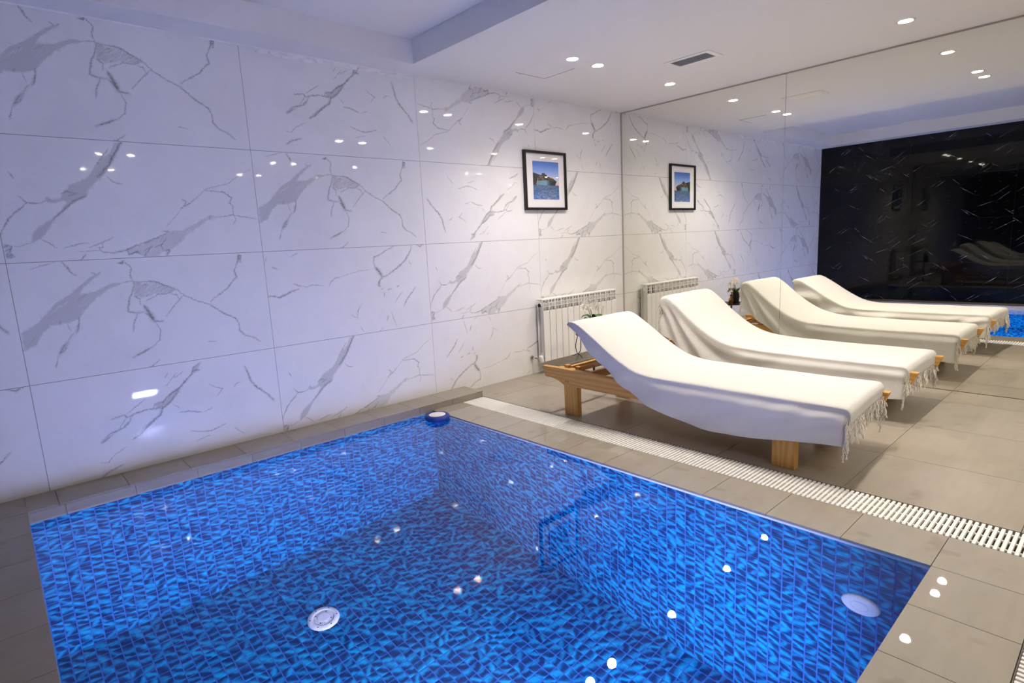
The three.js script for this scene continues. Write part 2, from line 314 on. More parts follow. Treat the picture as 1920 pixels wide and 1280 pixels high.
// ---- mirror panels
for (const [z0, z1, label] of [[0.012, 1.609, 'tall frameless mirror panel in the corner beside the marble wall'], [1.612, 3.209, 'tall frameless mirror panel standing behind the foot of the loungers'], [3.212, 4.809, 'tall frameless mirror panel farthest from the marble wall']]) {
  const m = thing('mirror_panel', label, 'mirror', [XM, 0, 0], 'mirror panels along the wall');
  mesh('mirror_glass', span(0, 0.004, z0, 0.006, HC - 0.012, z1), M.mirror, m);
  mesh('top_gap_shade', span(-0.002, HC - 0.0115, z0, 0.006, HC - 0.001, z1), M.mirrorEdge, m);  // solid strip whose tone paints the shaded gap below the ceiling
}
{ const t = mesh('trim_1', span(XM - 0.006, 0.004, 0.0005, XM + 0.006, HC - 0.001, 0.0115), M.mirrorEdge); t.userData = { kind: 'structure', label: 'narrow metal strip between the marble wall and the mirror' }; }

// ---- ceiling: a low soffit with a raised field over the pool
{
  const c = structure('ceiling', 'white plaster ceiling with a raised field over the pool');
  const t = HC + 0.35, { x0, x1, z0, z1, rise } = COFFER;
  mesh('soffit', merge([span(XB - 0.15, HC, -0.15, x0, t, ZF + 0.15), span(x1, HC, -0.15, XM + 0.15, t, ZF + 0.15), span(x0, HC, -0.15, x1, t, z0), span(x0, HC, z1, x1, t, ZF + 0.15)]), M.plaster, c);
  mesh('raised_ceiling', span(x0 + 0.001, HC + rise, z0 + 0.001, x1 - 0.001, t, z1 - 0.001), M.plaster, c);
}
{ // caulking between slabs and soffit
  const pts = []; for (let i = 0; i <= 60; i++) { const x = lerp(XB + 0.01, -0.02, i / 60); pts.push([x, HC - 0.002 + 0.0015 * noise(x * 9, 2), 0.001 + 0.002 * noise(x * 7, 5)]); }
  const g = [tube(pts, 0.0055, 240, 6)];
  for (let i = 0; i < 46; i++) {                                     // smears of filler left on the slabs
    const x = lerp(-1.08, -0.03, rnd()), e = new THREE.SphereGeometry(1, 8, 6); e.scale(rr(0.015, 0.05), rr(0.004, 0.012), 0.0012); e.rotateZ(rr(-0.1, 0.12)); e.translate(x, HC - rr(0.004, 0.03), 0.0004); g.push(e);
  }
  const m = mesh('trim_2', merge(g), M.caulk); m.userData = { kind: 'structure', label: 'uneven white caulking along the top of the marble wall' };
}

// ---- floor: subfloor, deck tiles, coping tiles, ledge tiles
{
  const floor = structure('floor', 'beige cement-look tiled pool deck');
  const { x0, x1, z0, z1 } = POOL, d = -1.75;
  const G0 = 3.54, G1 = 3.751;                                       // second grate, along the near side
  mesh('subfloor', merge([
    span(XB - 0.15, d, -0.15, x0 - 0.03, -0.008, ZF + 0.15), span(x0 - 0.03, d, -0.15, x1 + 0.03, -0.008, z0 - 0.03), span(x0 - 0.03, d, z1 + 0.03, x1 + 0.03, -0.008, G0 - 0.004), span(x0 - 0.03, d, G0 - 0.004, DRAIN0, -0.15, G1 + 0.004), span(x0 - 0.03, d, G1 + 0.004, DRAIN0, -0.008, ZF + 0.15),
    span(x1 + 0.03, d, -0.15, DRAIN0 - 0.004, -0.008, G0 - 0.004), span(DRAIN0 - 0.004, d, -0.15, DRAIN1 + 0.004, -0.15, 3.755), span(DRAIN0 - 0.004, d, 3.755, DRAIN1 + 0.004, -0.008, ZF + 0.15), span(DRAIN1 + 0.004, d, -0.15, XM + 0.15, -0.008, ZF + 0.15),
  ]), M.grout, floor);
  const J = 0.0013, tile = (a, b, c, e, mat = M.stone, y0 = -0.01, y1 = 0) => { if (c - a > 0.012 && e - b > 0.012) mesh('tile', span(a + J, y0, b + J, c - J, y1, e - J, rnd() * 4, rnd() * 4), mat, floor); };
  const cuts = (a, b, first, pitch) => { const l = [a]; let k = first; while (k > a + 0.01) k -= pitch; for (k += pitch; k < b - 0.01; k += pitch) if (k > a + 0.01) l.push(k); l.push(b); return l; };
  const fill = (xs, zs) => { for (let i = 0; i + 1 < xs.length; i++) for (let j = 0; j + 1 < zs.length; j++) tile(xs[i], zs[j], xs[i + 1], zs[j + 1]); };
  fill(cuts(DRAIN1, XM, 0.83, 0.63), cuts(0, ZF, 2.825, 0.62));
  fill(cuts(XB, DRAIN1, 0.83, 0.63), cuts(G1, ZF, 2.825, 0.62));
  // coping beside the pool, its edge turned down to the water
  for (let k = 0; k < 11; k++) tile(x1, Math.max(z0, z1 - 0.289 * (k + 1)), DRAIN0, z1 - 0.289 * k, M.copingStone, -0.0105);
  tile(x1, z1, DRAIN0, G0, M.copingStone, -0.03);
  for (let k = 0; k < 9; k++) tile(Math.max(XB, x1 - 0.291 * (k + 1)), z1, x1 - 0.291 * k, G0, M.copingStone, -0.03);
  // raised ledge along the marble wall and the black wall
  const ledge = part('ledge', floor, 'low tiled ledge round the pool');
  mesh('ledge_core', merge([span(XB, -0.03, 0, DRAIN1 - 0.002, LEDGE - 0.009, z0 - 0.006), span(XB, -0.03, z0 - 0.006, x0 - 0.006, LEDGE - 0.009, z1 + 0.02)]), M.paleJoint, ledge);
  const ltile = (a, y0, b, c, y1, e) => mesh('tile', span(a + J, y0, b + J, c - J, y1, e - J, rnd() * 4, rnd() * 4), M.stone, ledge);
  ltile(XB, LEDGE - 0.009, 0, x0, LEDGE, z0);
  for (let k = 0; k < 11; k++) { const a = -2.382 + 0.289 * (k - 1), lo = Math.max(x0, a), hi = Math.min(DRAIN1, a + 0.289); if (hi - lo > 0.02) ltile(lo, LEDGE - 0.009, 0, hi, LEDGE, z0); }
  for (let k = 0; k < 11; k++) { const a = -2.36 + 0.2915 * (k - 1), lo = Math.max(x0, a), hi = Math.min(DRAIN1, a + 0.2915); if (hi - lo > 0.02) mesh('tile', span(lo + J, -0.03, z0 - 0.009, hi - J, LEDGE - 0.0095, z0, rnd() * 4, rnd() * 4), M.stone, ledge); }
  for (let k = 0; k < 11; k++) { const a = 0.244 + 0.289 * k, hi = Math.min(z1, a + 0.289); ltile(XB, LEDGE - 0.009, a, x0, LEDGE, hi); mesh('tile', span(x0 - 0.009, -0.03, a + J, x0, LEDGE - 0.0095, hi - J, rnd() * 4, rnd() * 4), M.stone, ledge); }
  mesh('tile', span(DRAIN1 - 0.008, 0, J, DRAIN1, LEDGE - 0.0095, z0 - 0.0095, rnd() * 4, rnd() * 4), M.stone, ledge);
}

// ---- pool shell, faced with glass mosaic
{
  const { x0, x1, z0, z1, depth } = POOL, P = 0.05, S = 0.0477, TH = 0.005, N = MOSAIC_CELLS;
  // one piece: front face in the xy-plane at z = 0, slightly pillowed edge, back open
  const piece = (cell, flip) => {
    const h = S / 2, b = 0.0022, v = [[-h, -h, -TH], [h, -h, -TH], [h, h, -TH], [-h, h, -TH], [-h + b, -h + b, 0], [h - b, -h + b, 0], [h - b, h - b, 0], [-h + b, h - b, 0]];
    const quads = [[4, 5, 6, 7], [0, 1, 5, 4], [1, 2, 6, 5], [2, 3, 7, 6], [3, 0, 4, 7]], pos = [], uv = [], cx = cell % N, cy = Math.floor(cell / N);
    for (const q of quads) for (const k of [0, 1, 2, 0, 2, 3]) {
      const [x, y, z] = v[q[k]]; pos.push(x, y, z);
      let a = (x / S + 0.5) * 0.94 + 0.03, c = (y / S + 0.5) * 0.94 + 0.03; if (flip) { a = 1 - a; c = 1 - c; }
      uv.push((cx + a) / N, (cy + c) / N);
    }
    const g = new THREE.BufferGeometry(); g.setAttribute('position', new THREE.Float32BufferAttribute(pos, 3)); g.setAttribute('uv', new THREE.Float32BufferAttribute(uv, 2)); g.computeVertexNormals(); return g;
  };
  const variants = []; for (let i = 0; i < N * N; i++) variants.push(piece(i, false), piece(i, true));
  const tmp = new THREE.Vector3(), toCam = new THREE.Vector3();
  // origin + right * u + up * v, facing n
  function face(name, label, origin, right, up, n, nu, nv, pu, pv, single, skip) {
    const s = structure(name, label), basis = new THREE.Matrix4().makeBasis(right, up, n), turn = new THREE.Quaternion().setFromRotationMatrix(basis), all = [];
    for (let i = 0; i < nu; i++) for (let j = 0; j < nv; j++) {
      const p = origin.clone().addScaledVector(right, (i + 0.5) * pu).addScaledVector(up, (j + 0.5) * pv);
      if (skip?.(p)) continue;
      tmp.copy(p); tmp.y *= 0.6; toCam.copy(EYE).sub(tmp);           // seen through the water the pool looks shallower
      const ndc = tmp.clone().project(camera), inView = Math.abs(ndc.x) < 1.02 && Math.abs(ndc.y) < 1.05 && ndc.z < 1, d = toCam.length();
      all.push({ p, v: Math.floor(rnd() * variants.length), tilt: [rr(-0.006, 0.006), rr(-0.006, 0.006)], area: inView ? Math.max(0, toCam.dot(n)) / (d * d * d) : -1 / d });
    }
    const order = [...all].sort((a, b) => b.area - a.area), solo = new Set(order.slice(0, single));
    const pos = [], nor = [], uvs = [], q = new THREE.Quaternion(), e = new THREE.Euler(), m = new THREE.Matrix4(), one = new THREE.Vector3(pu / P, pv / P, 1);
    for (const t of all) {
      q.copy(turn).multiply(new THREE.Quaternion().setFromEuler(e.set(t.tilt[0], t.tilt[1], 0)));
      if (solo.has(t)) { const o = mesh('tile', variants[t.v], M.mosaic, s); o.position.copy(t.p); o.quaternion.copy(q); o.scale.copy(one); continue; }
      m.compose(t.p, q, one); const g = variants[t.v], a = g.attributes.position, b = g.attributes.normal, c = g.attributes.uv;
      for (let k = 0; k < a.count; k++) { tmp.fromBufferAttribute(a, k).applyMatrix4(m); pos.push(tmp.x, tmp.y, tmp.z); tmp.fromBufferAttribute(b, k).applyQuaternion(q); nor.push(tmp.x, tmp.y, tmp.z); uvs.push(c.getX(k), c.getY(k)); }
    }
    const g = new THREE.BufferGeometry(); g.setAttribute('position', new THREE.Float32BufferAttribute(pos, 3)); g.setAttribute('normal', new THREE.Float32BufferAttribute(nor, 3)); g.setAttribute('uv', new THREE.Float32BufferAttribute(uvs, 2));
    const rest = mesh('tile', g, M.mosaic, s); rest.userData.kind = 'stuff';
    return s;
  }
  const V = (x, y, z) => new THREE.Vector3(x, y, z), w = x1 - x0, l = z1 - z0, top = -0.03, hgt = depth + top, nw = Math.round(w / P), nl = Math.round(l / P), nh = Math.round(hgt / P), B = 0.0016;
  const back = face('pool_wall_back', 'pool side under the marble wall, blue glass mosaic', V(x0, -depth, z0), V(1, 0, 0), V(0, 1, 0), V(0, 0, 1), nw, nh, w / nw, hgt / nh, 300);
  mesh('backing', span(x0 - 0.03, -depth - 0.03, z0 - 0.03, x1 + 0.03, top, z0 - B), M.mosaicGrout, back);
  const right = face('pool_wall_right', 'pool side under the lounger deck, blue glass mosaic', V(x1, -depth, z0), V(0, 0, 1), V(0, 1, 0), V(-1, 0, 0), nl, nh, l / nl, hgt / nh, 300);
  mesh('backing', span(x1 + B, -depth - 0.03, z0 - 0.03, x1 + 0.03, top, z1 + 0.03), M.mosaicGrout, right);
  mesh('waterline_band', span(x1, top, z0, x1 + 0.03, -0.0108, z1), M.waterlineBand, right).userData.label = 'pale band at the waterline';
  const left = face('pool_wall_left', 'pool side under the black wall, blue glass mosaic', V(x0, -depth, z1), V(0, 0, -1), V(0, 1, 0), V(1, 0, 0), nl, nh, l / nl, hgt / nh, 0);
  mesh('backing', span(x0 - 0.03, -depth - 0.03, z0 - 0.03, x0 - B, top, z1 + 0.03), M.mosaicGrout, left);
  const near = face('pool_wall_front', 'pool side that carries the underwater lamp, blue glass mosaic', V(x1, -depth, z1), V(-1, 0, 0), V(0, 1, 0), V(0, 0, -1), nw, nh, w / nw, hgt / nh, 0);
  mesh('backing', span(x0 - 0.03, -depth - 0.03, z1 + B, x1 + 0.03, top, z1 + 0.03), M.mosaicGrout, near);
  const bed = face('pool_floor', 'pool bottom of blue glass mosaic', V(x0, -depth, z1), V(1, 0, 0), V(0, 0, -1), V(0, 1, 0), nw, nl, w / nw, l / nl, 300);
  mesh('backing', span(x0 - 0.03, -depth - 0.12, z0 - 0.03, x1 + 0.03, -depth - B, z1 + 0.03), M.mosaicGrout, bed);

  // water: a closed body whose sides and bottom lie inside the mosaic
  const wave = (() => { const a = wrapNoise(5, 61), b = wrapNoise(11, 62); return dataTexture(256, 256, (u, v) => { const h = 0.7 * a(u, v) + 0.3 * b(u, v); return [h, h, h]; }, false); })();
  wave.repeat.set(0.8, 0.8); M.water.bumpMap = wave; M.water.bumpScale = 0.0006;
  const water = mesh('pool_water', span(x0 - 0.003, -depth - 0.003, z0 - 0.003, x1 + 0.003, WATER_Y, z1 + 0.003), M.water);
  tag(water, 'clear still water filling the blue mosaic pool', 'water'); water.userData.kind = 'stuff';
}

// ================================================================ fittings
// ---- overflow grates: white slats on edge across a gutter
function grate(label, x0, z0, x1, z1, alongZ) {
  const g = thing('drain_grate', label, 'grate', [0, 0, 0], 'white overflow grates');
  const w = alongZ ? x1 - x0 : z1 - z0, len = alongZ ? z1 - z0 : x1 - x0, n = Math.round(len / 0.0203), pitch = len / n;
  const slat = rbox(alongZ ? w - 0.004 : 0.0118, 0.016, alongZ ? 0.0118 : w - 0.004, 0.0016, 1), mid = (x0 + x1) / 2, midz = (z0 + z1) / 2;
  for (let i = 0; i < n; i++) {
    const s = mesh('slat', slat, M.whitePlastic, g), t = (alongZ ? z0 : x0) + (i + 0.5) * pitch;
    s.position.set(alongZ ? mid : t, -0.0085, alongZ ? t : midz);
  }
  for (const o of [-0.33, 0.02, 0.36]) { const c = (alongZ ? mid : midz) + o * w; mesh('tie_rod', alongZ ? span(c - 0.003, -0.013, z0, c + 0.003, -0.006, z1) : span(x0, -0.013, c - 0.003, x1, -0.006, c + 0.003), M.whitePlastic, g); }
  mesh('gutter', alongZ ? merge([span(x0, -0.15, z0, x1, -0.146, z1), span(x0 - 0.003, -0.148, z0, x0, -0.011, z1), span(x1, -0.148, z0, x1 + 0.003, -0.011, z1)]) : merge([span(x0, -0.15, z0, x1, -0.146, z1), span(x0, -0.148, z0 - 0.003, x1, -0.011, z0), span(x0, -0.148, z1, x1, -0.011, z1 + 0.003)]), M.gutter, g);
  return g;
}
grate('long white slatted drain grate between the pool coping and the lounger deck', DRAIN0 + 0.002, POOL.z0 + 0.003, DRAIN1 - 0.002, 3.75, true);
grate('shorter white slatted drain grate across the pool end opposite the marble wall', -2.4, 3.543, DRAIN0 - 0.002, 3.748, false);

// ---- recessed ceiling spots
const ringShape = new THREE.LatheGeometry([[0.036, 0.001], [0.037, -0.003], [0.046, -0.0045], [0.052, -0.003], [0.053, 0.001]].map(([a, b]) => new THREE.Vector2(a, b)), 32);
const discShape = new THREE.CylinderGeometry(0.0365, 0.0365, 0.003, 32);
function downlight(x, z, label, share = 1) {
  const d = thing('ceiling_spotlight', label, 'spotlight', [x, HC, z], 'recessed ceiling spotlights');
  mesh('trim_ring', ringShape, M.whiteEnamel, d);
  mesh('lens', discShape, M.glow, d).position.y = -0.001;
  const s = new THREE.SpotLight(lin(...DOWNLIGHT.color), DOWNLIGHT.candela * share, 0, DOWNLIGHT.angle, 1, 2);
  s.position.set(0, -0.012, 0); s.castShadow = true; s.shadow.radius = 1.8; s.shadow.mapSize.set(1024, 1024);
  s.target.position.set(0, -1, 0); d.add(s, s.target);
}
const spots = [
  [0.69, 0.9, 'glowing recessed spotlight beside the ceiling hatch, paired with another'], [0.96, 0.9, 'glowing recessed spotlight of a pair, on the vent side of the ceiling hatch'], [1.88, 0.9, 'single glowing recessed spotlight between the ceiling vent and the marble wall'],
  [0.68, 2.56, 'glowing recessed spotlight of a pair over the foot of the loungers, on the pool side'], [0.96, 2.56, 'glowing recessed spotlight of a pair over the foot of the loungers, on the mirror side'], [1.88, 2.54, 'single glowing recessed spotlight over the foot of the loungers, close to the mirror'],
];
for (const [x, z, l] of spots) downlight(x, z, l);
for (const [z, row] of [[4.4, 'third'], [5.75, 'fourth']]) for (const [x, which] of [[0.62, 'poolward spotlight of the lounger-side pair'], [0.9, 'mirrorward spotlight of the lounger-side pair'], [1.82, 'single spotlight by the mirror'], [-1.32, 'outer spotlight of the pair by the black wall'], [-1.01, 'inner spotlight of the pair by the black wall']]) downlight(x, z, 'recessed ' + which + ', ' + row + ' row from the marble wall', 0.62);

// ---- underwater lamp on the near pool side
{
  const y = -0.82, x = -1.43;
  const l = thing('pool_lamp', 'round underwater lamp shining from the near pool side', 'pool lamp', [x, y, POOL.z1]);
  const ring = new THREE.LatheGeometry([[0.1, 0], [0.1, 0.02], [0.115, 0.026], [0.135, 0.018], [0.138, 0]].map(([a, b]) => new THREE.Vector2(a, b)), 40); ring.rotateX(-Math.PI / 2);
  mesh('bezel', ring, M.whitePlastic, l);
  const lens = new THREE.CylinderGeometry(0.1, 0.1, 0.012, 40); lens.rotateX(Math.PI / 2); lens.translate(0, 0, -0.01);
  mesh('lens', lens, M.lampGlow, l);
  const a = new THREE.RectAreaLight(lin(...POOL_LAMP.color), POOL_LAMP.nits, POOL_LAMP.size, POOL_LAMP.size);
  a.position.set(0, 0, -0.045); a.rotation.x = -0.12; l.add(a);       // shines along its own -z, the lens tipped a little towards the pool bottom
}
// ---- bottom drain
{
  const d = thing('pool_floor_drain', 'round white drain cover on the blue pool bottom', 'drain cover', [-1.399, -POOL.depth, 0.822]);
  mesh('flange', new THREE.LatheGeometry([[0.052, 0.004], [0.053, 0.011], [0.062, 0.0125], [0.074, 0.0105], [0.084, 0.005], [0.085, -0.002]].map(([a, b]) => new THREE.Vector2(a, b)), 48), M.whitePlastic, d);
  mesh('grille_plate', new THREE.LatheGeometry([[0, 0.0135], [0.03, 0.0135], [0.034, 0.0125], [0.0345, 0.008], [0.05, 0.008], [0.0515, 0.009], [0.0518, 0]].map(([a, b]) => new THREE.Vector2(a, b)), 48), M.whitePlastic, d);
  for (let i = 0; i < 28; i++) { const a = i / 28 * Math.PI * 2, g = new THREE.BoxGeometry(0.014, 0.004, 0.003); g.translate(0.0425, 0.0105, 0); g.rotateY(a); mesh('rib', g, M.whitePlastic, d); }
  const screw = new THREE.CylinderGeometry(0.0034, 0.0034, 0.002, 12);
  for (let i = 0; i < 6; i++) { const a = i / 6 * Math.PI * 2 + 0.35; mesh('screw', screw, M.dark, d).position.set(Math.cos(a) * 0.07, 0.0115, Math.sin(a) * 0.07); }
  for (let i = 0; i < 4; i++) { const a = i / 4 * Math.PI * 2 + 0.8; mesh('screw', screw, M.dark, d).position.set(Math.cos(a) * 0.043, 0.0125, Math.sin(a) * 0.043); }
}
// ---- wall inlet cover near the front corner
{
  const c = thing('pool_inlet_cover', 'plain round white inlet cover on the blue pool side', 'inlet cover', [POOL.x1, -0.476, 3.057]);
  const g = new THREE.LatheGeometry([[0, 0.016], [0.03, 0.016], [0.05, 0.0145], [0.062, 0.011], [0.067, 0.005], [0.068, -0.003]].map(([a, b]) => new THREE.Vector2(a, b)), 48); g.rotateZ(Math.PI / 2);
  mesh('cover', g, M.whitePlastic, c);
  const r = new THREE.TorusGeometry(0.03, 0.0012, 6, 40); r.rotateY(Math.PI / 2); r.translate(-0.0165, 0, 0); mesh('moulded_ring', r, M.whitePlastic, c);
}
// ---- floating chlorine dispenser
{
  const f = thing('floating_dispenser', 'blue ring float with white cap drifting in the pool corner', 'float', [-0.3, WATER_Y, 0.43]);
  const t = new THREE.TorusGeometry(0.066, 0.021, 18, 48); t.rotateX(Math.PI / 2); mesh('float_ring', at(t, 0, 0.016, 0), M.blueFoam, f);
  mesh('cap', new THREE.LatheGeometry([[0, 0.037], [0.03, 0.037], [0.055, 0.036], [0.062, 0.032], [0.063, 0.0]].map(([a, b]) => new THREE.Vector2(a, b)), 40), M.dispenserCap, f);
  mesh('basket', new THREE.LatheGeometry([[0.045, 0.005], [0.044, -0.06], [0.038, -0.09], [0, -0.092]].map(([a, b]) => new THREE.Vector2(a, b)), 32), M.blueFoam, f);
}

// ---- ceiling vent, hatch, slot vent
{
  const v = thing('ceiling_vent', 'white rectangular ceiling vent with louvres over a plate in painted shade grey above the loungers', 'vent', [1.43, HC, 1.372]);
  const fx = 0.1, fz = 0.175, ix = 0.068, iz = 0.14;
  mesh('frame', merge([span(-fx, -0.006, -fz, fx, 0.001, -iz), span(-fx, -0.006, iz, fx, 0.001, fz), span(-fx, -0.006, -iz, -ix, 0.001, iz), span(ix, -0.006, -iz, fx, 0.001, iz)]), M.whiteEnamel, v);
  mesh('duct_shade', span(-ix, -0.0015, -iz, ix, 0.001, iz), M.duct_shade, v);  // flat plate, no recess: its grey stands in for the shaded duct
  for (let i = 0; i < 7; i++) { const g = new THREE.BoxGeometry(0.0145, 0.0012, iz * 2); g.rotateZ(0.42); mesh('louvre', g, M.whiteEnamel, v).position.set(-ix + 0.0095 + i * 0.0195, -0.0048, 0); }
}
{
  const h = thing('ceiling_hatch', 'flush square access hatch in the white ceiling', 'hatch', [0.72, HC, 0.605]);
  const g = span(-0.15, -0.0012, -0.145, 0.15, 0.0005, 0.145); mesh('hatch_panel', g, M.plaster, h);
  mesh('gap_shade', merge([span(0.15, -0.0018, -0.149, 0.1535, 0.0003, 0.149), span(-0.15, -0.0018, -0.1485, 0.1535, 0.0003, -0.145)]), M.dark, h);  // dark strips on two edges, painted shade of the open joint
}
{
  const s = thing('slot_vent', 'narrow slot vent in the raised ceiling beside the black wall', 'vent', [-2.465, HC + COFFER.rise, 1.32]);
  mesh('frame', merge([span(-0.04, -0.004, -0.17, 0.04, 0.001, -0.155), span(-0.04, -0.004, 0.155, 0.04, 0.001, 0.17), span(-0.04, -0.004, -0.155, -0.03, 0.001, 0.155), span(0.03, -0.004, -0.155, 0.04, 0.001, 0.155)]), M.whiteEnamel, s);
  mesh('slot', span(-0.03, -0.001, -0.155, 0.03, 0.001, 0.155), M.fin, s);  // closed grey plate, the shade of the opening put into its colour
  for (const x of [-0.01, 0.01]) mesh('louvre', span(x - 0.002, -0.004, -0.155, x + 0.002, 0, 0.155), M.whiteEnamel, s);
}

// ---- framed picture of a lit yacht at dusk
{
  const x0 = 1.037, x1 = 1.561, y0 = 1.446, y1 = 1.946, b = 0.021, f = thing('framed_picture', 'black framed photograph of a lit yacht at dusk in a white mat', 'picture', [0, 0, 0]);
  mesh('frame', merge([span(x0, y0, 0.0015, x0 + b, y1, 0.028), span(x1 - b, y0, 0.0015, x1, y1, 0.028), span(x0 + b, y0, 0.0015, x1 - b, y0 + b, 0.028), span(x0 + b, y1 - b, 0.0015, x1 - b, y1, 0.028)]), M.blackFrame, f);
  mesh('mat_board', span(x0 + b, y0 + b, 0.003, x1 - b, y1 - b, 0.013), M.mat, f);
  const W = 360, H = 360, c = document.createElement('canvas'); c.width = W; c.height = H; const g = c.getContext('2d'); let q = 5; const r = () => { q = (q * 1664525 + 1013904223) >>> 0; return q / 4294967296; };
  const sky = g.createLinearGradient(0, 0, 0, 230); sky.addColorStop(0, '#4a76d2'); sky.addColorStop(0.5, '#9dbaf0'); sky.addColorStop(0.85, '#dcd6dc'); sky.addColorStop(1, '#e79a80'); g.fillStyle = sky; g.fillRect(0, 0, W, 228);
  g.fillStyle = '#3a3c44'; g.beginPath(); g.moveTo(0, 108); g.bezierCurveTo(60, 118, 110, 132, 170, 140); g.bezierCurveTo(230, 132, 270, 168, 300, 205); g.lineTo(310, 226); g.lineTo(0, 226); g.fill();
  g.fillStyle = '#4a443e'; g.beginPath(); g.moveTo(52, 150); g.lineTo(110, 138); g.lineTo(125, 112); g.lineTo(160, 108); g.lineTo(178, 124); g.lineTo(196, 128); g.lineTo(180, 142); g.lineTo(280, 158); g.lineTo(330, 186); g.lineTo(300, 226); g.lineTo(40, 226); g.lineTo(60, 180); g.fill();
  const hull = g.createLinearGradient(40, 0, 320, 0); hull.addColorStop(0, '#6f97ad'); hull.addColorStop(0.5, '#7fa9bf'); hull.addColorStop(0.7, '#344350'); hull.addColorStop(1, '#1f2730'); g.fillStyle = hull; g.beginPath(); g.moveTo(62, 184); g.lineTo(200, 178); g.lineTo(325, 186); g.lineTo(298, 224); g.lineTo(44, 224); g.fill();
  for (let i = 0; i < 60; i++) { g.fillStyle = ['#f2c261', '#e7e0b8', '#e89a3a', '#f6f0d8'][Math.floor(r() * 4)]; const x = 60 + r() * 220, y = 140 + Math.floor(r() * 4) * 11; g.fillRect(x, y, 3 + r() * 8, 2 + r() * 2); }
  g.strokeStyle = '#efd8a0'; g.lineWidth = 4; g.beginPath(); g.moveTo(66, 176); g.lineTo(44, 214); g.stroke();
  const sea = g.createLinearGradient(0, 226, 0, H); sea.addColorStop(0, '#4d6f92'); sea.addColorStop(1, '#5b86d0'); g.fillStyle = sea; g.fillRect(0, 224, W, H - 224);
  for (let i = 0; i < 420; i++) { const y = 226 + r() * 132, x = r() * W, d = (y - 226) / 132, mid = Math.abs(x - 165) < 110 * (0.5 + r()); g.fillStyle = mid && r() < 0.5 ? ['rgba(232,176,84,.75)', 'rgba(208,140,60,.7)', 'rgba(238,214,150,.7)'][Math.floor(r() * 3)] : r() < 0.5 ? 'rgba(20,36,78,.6)' : 'rgba(140,172,226,.5)'; g.fillRect(x, y, 5 + r() * (10 + 24 * d), 1.5 + r() * 2.5); }
  const t = canvasTexture(c), p = new THREE.BoxGeometry(0.325, 0.323, 0.001); p.translate(1.306, 1.699, 0.0137);
  mesh('photo_print', p, std({ map: t, roughness: 0.4 }), f);
  mesh('glazing', new THREE.PlaneGeometry(x1 - x0 - 2 * b, y1 - y0 - 2 * b).translate((x0 + x1) / 2, (y0 + y1) / 2, 0.018), M.pictureGlass, f);
}

// ---- radiator: 13 cast sections
{
  const r = thing('radiator', 'white sectional aluminium radiator on the marble wall', 'radiator', [1.107, 0, 0]);
  const w = 0.08, y0 = 0.113, y1 = 0.672, z0 = 0.028, z1 = 0.112;
  const plate = rbox(w - 0.005, 0.455, 0.007, 0.003, 2), core = merge([span(-0.011, y0 + 0.02, z0 + 0.012, 0.011, y1 - 0.03, z1 - 0.02), span(-0.038, y0 + 0.035, z0 + 0.03, 0.038, y0 + 0.075, z0 + 0.06), span(-0.038, y1 - 0.075, z0 + 0.03, 0.038, y1 - 0.035, z0 + 0.06), span(-0.001, y0 + 0.02, z0, 0.001, y1 - 0.03, z1 - 0.004), span(-0.034, y0 + 0.02, z0, 0.034, y1 - 0.05, z0 + 0.003)]);
  const bars = merge([span(-0.0385, 0.572, z1 - 0.03, -0.034, y1 - 0.006, z1 - 0.004), span(0.034, 0.572, z1 - 0.03, 0.0385, y1 - 0.006, z1 - 0.004), span(-0.034, 0.6, z1 - 0.014, 0.034, 0.604, z1 - 0.004), span(-0.034, 0.632, z1 - 0.014, 0.034, 0.636, z1 - 0.006), span(-0.003, 0.572, z1 - 0.02, 0.001, y1 - 0.012, z1 - 0.008)]);
  const cap = rbox(w - 0.003, 0.014, 0.078, 0.005, 2), fin = new THREE.BoxGeometry(0.064, 0.0015, 0.034); fin.rotateX(0.7);
  for (let i = 0; i < 13; i++) {
    const s = part('section', r); s.position.x = (i + 0.5) * w;
    mesh('front_plate', plate, M.whiteEnamel, s).position.set(0, y0 + 0.2275, z1 - 0.0035);
    mesh('body', core, M.whiteEnamel, s); mesh('grille', bars, M.whiteEnamel, s);
    mesh('top_cap', cap, M.whiteEnamel, s).position.set(0, y1 - 0.007, (z0 + z1) / 2 - 0.004);
    for (const y of [0.586, 0.615, 0.644]) mesh('fin', fin, M.fin, s).position.set(0, y, z1 - 0.032);
  }
  const plug = new THREE.CylinderGeometry(0.017, 0.017, 0.012, 20); plug.rotateZ(Math.PI / 2); mesh('end_plug', at(plug, -0.006, y1 - 0.055, z0 + 0.045), M.dark, r);
  const ring = new THREE.TorusGeometry(0.02, 0.004, 8, 24); ring.rotateY(Math.PI / 2); mesh('plug_ring', at(ring, -0.004, y1 - 0.055, z0 + 0.045), M.whiteEnamel, r);
  const knob = new THREE.LatheGeometry([[0, -0.036], [0.014, -0.035], [0.02, -0.028], [0.021, 0.01], [0.017, 0.03], [0.012, 0.032], [0, 0.032]].map(([a, b]) => new THREE.Vector2(a, b)), 24); knob.rotateZ(0.25); mesh('valve_knob', at(knob, -0.021, 0.138, 0.085), M.whiteEnamel, r);
  mesh('valve_pipe', tube([[-0.06, 0.148, 0.003], [-0.058, 0.148, 0.05], [-0.045, 0.146, 0.068], [-0.002, 0.148, 0.072]], 0.0075, 24, 10), M.chrome, r);
  const ros = new THREE.CylinderGeometry(0.019, 0.021, 0.008, 24); ros.rotateX(Math.PI / 2); mesh('pipe_rosette', at(ros, -0.06, 0.148, 0.0062), M.chrome, r);
  for (const x of [0.16, 0.88]) mesh('wall_bracket', span(x - 0.012, 0.55, 0.002, x + 0.012, 0.6, z0 + 0.035), M.fin, r);
}

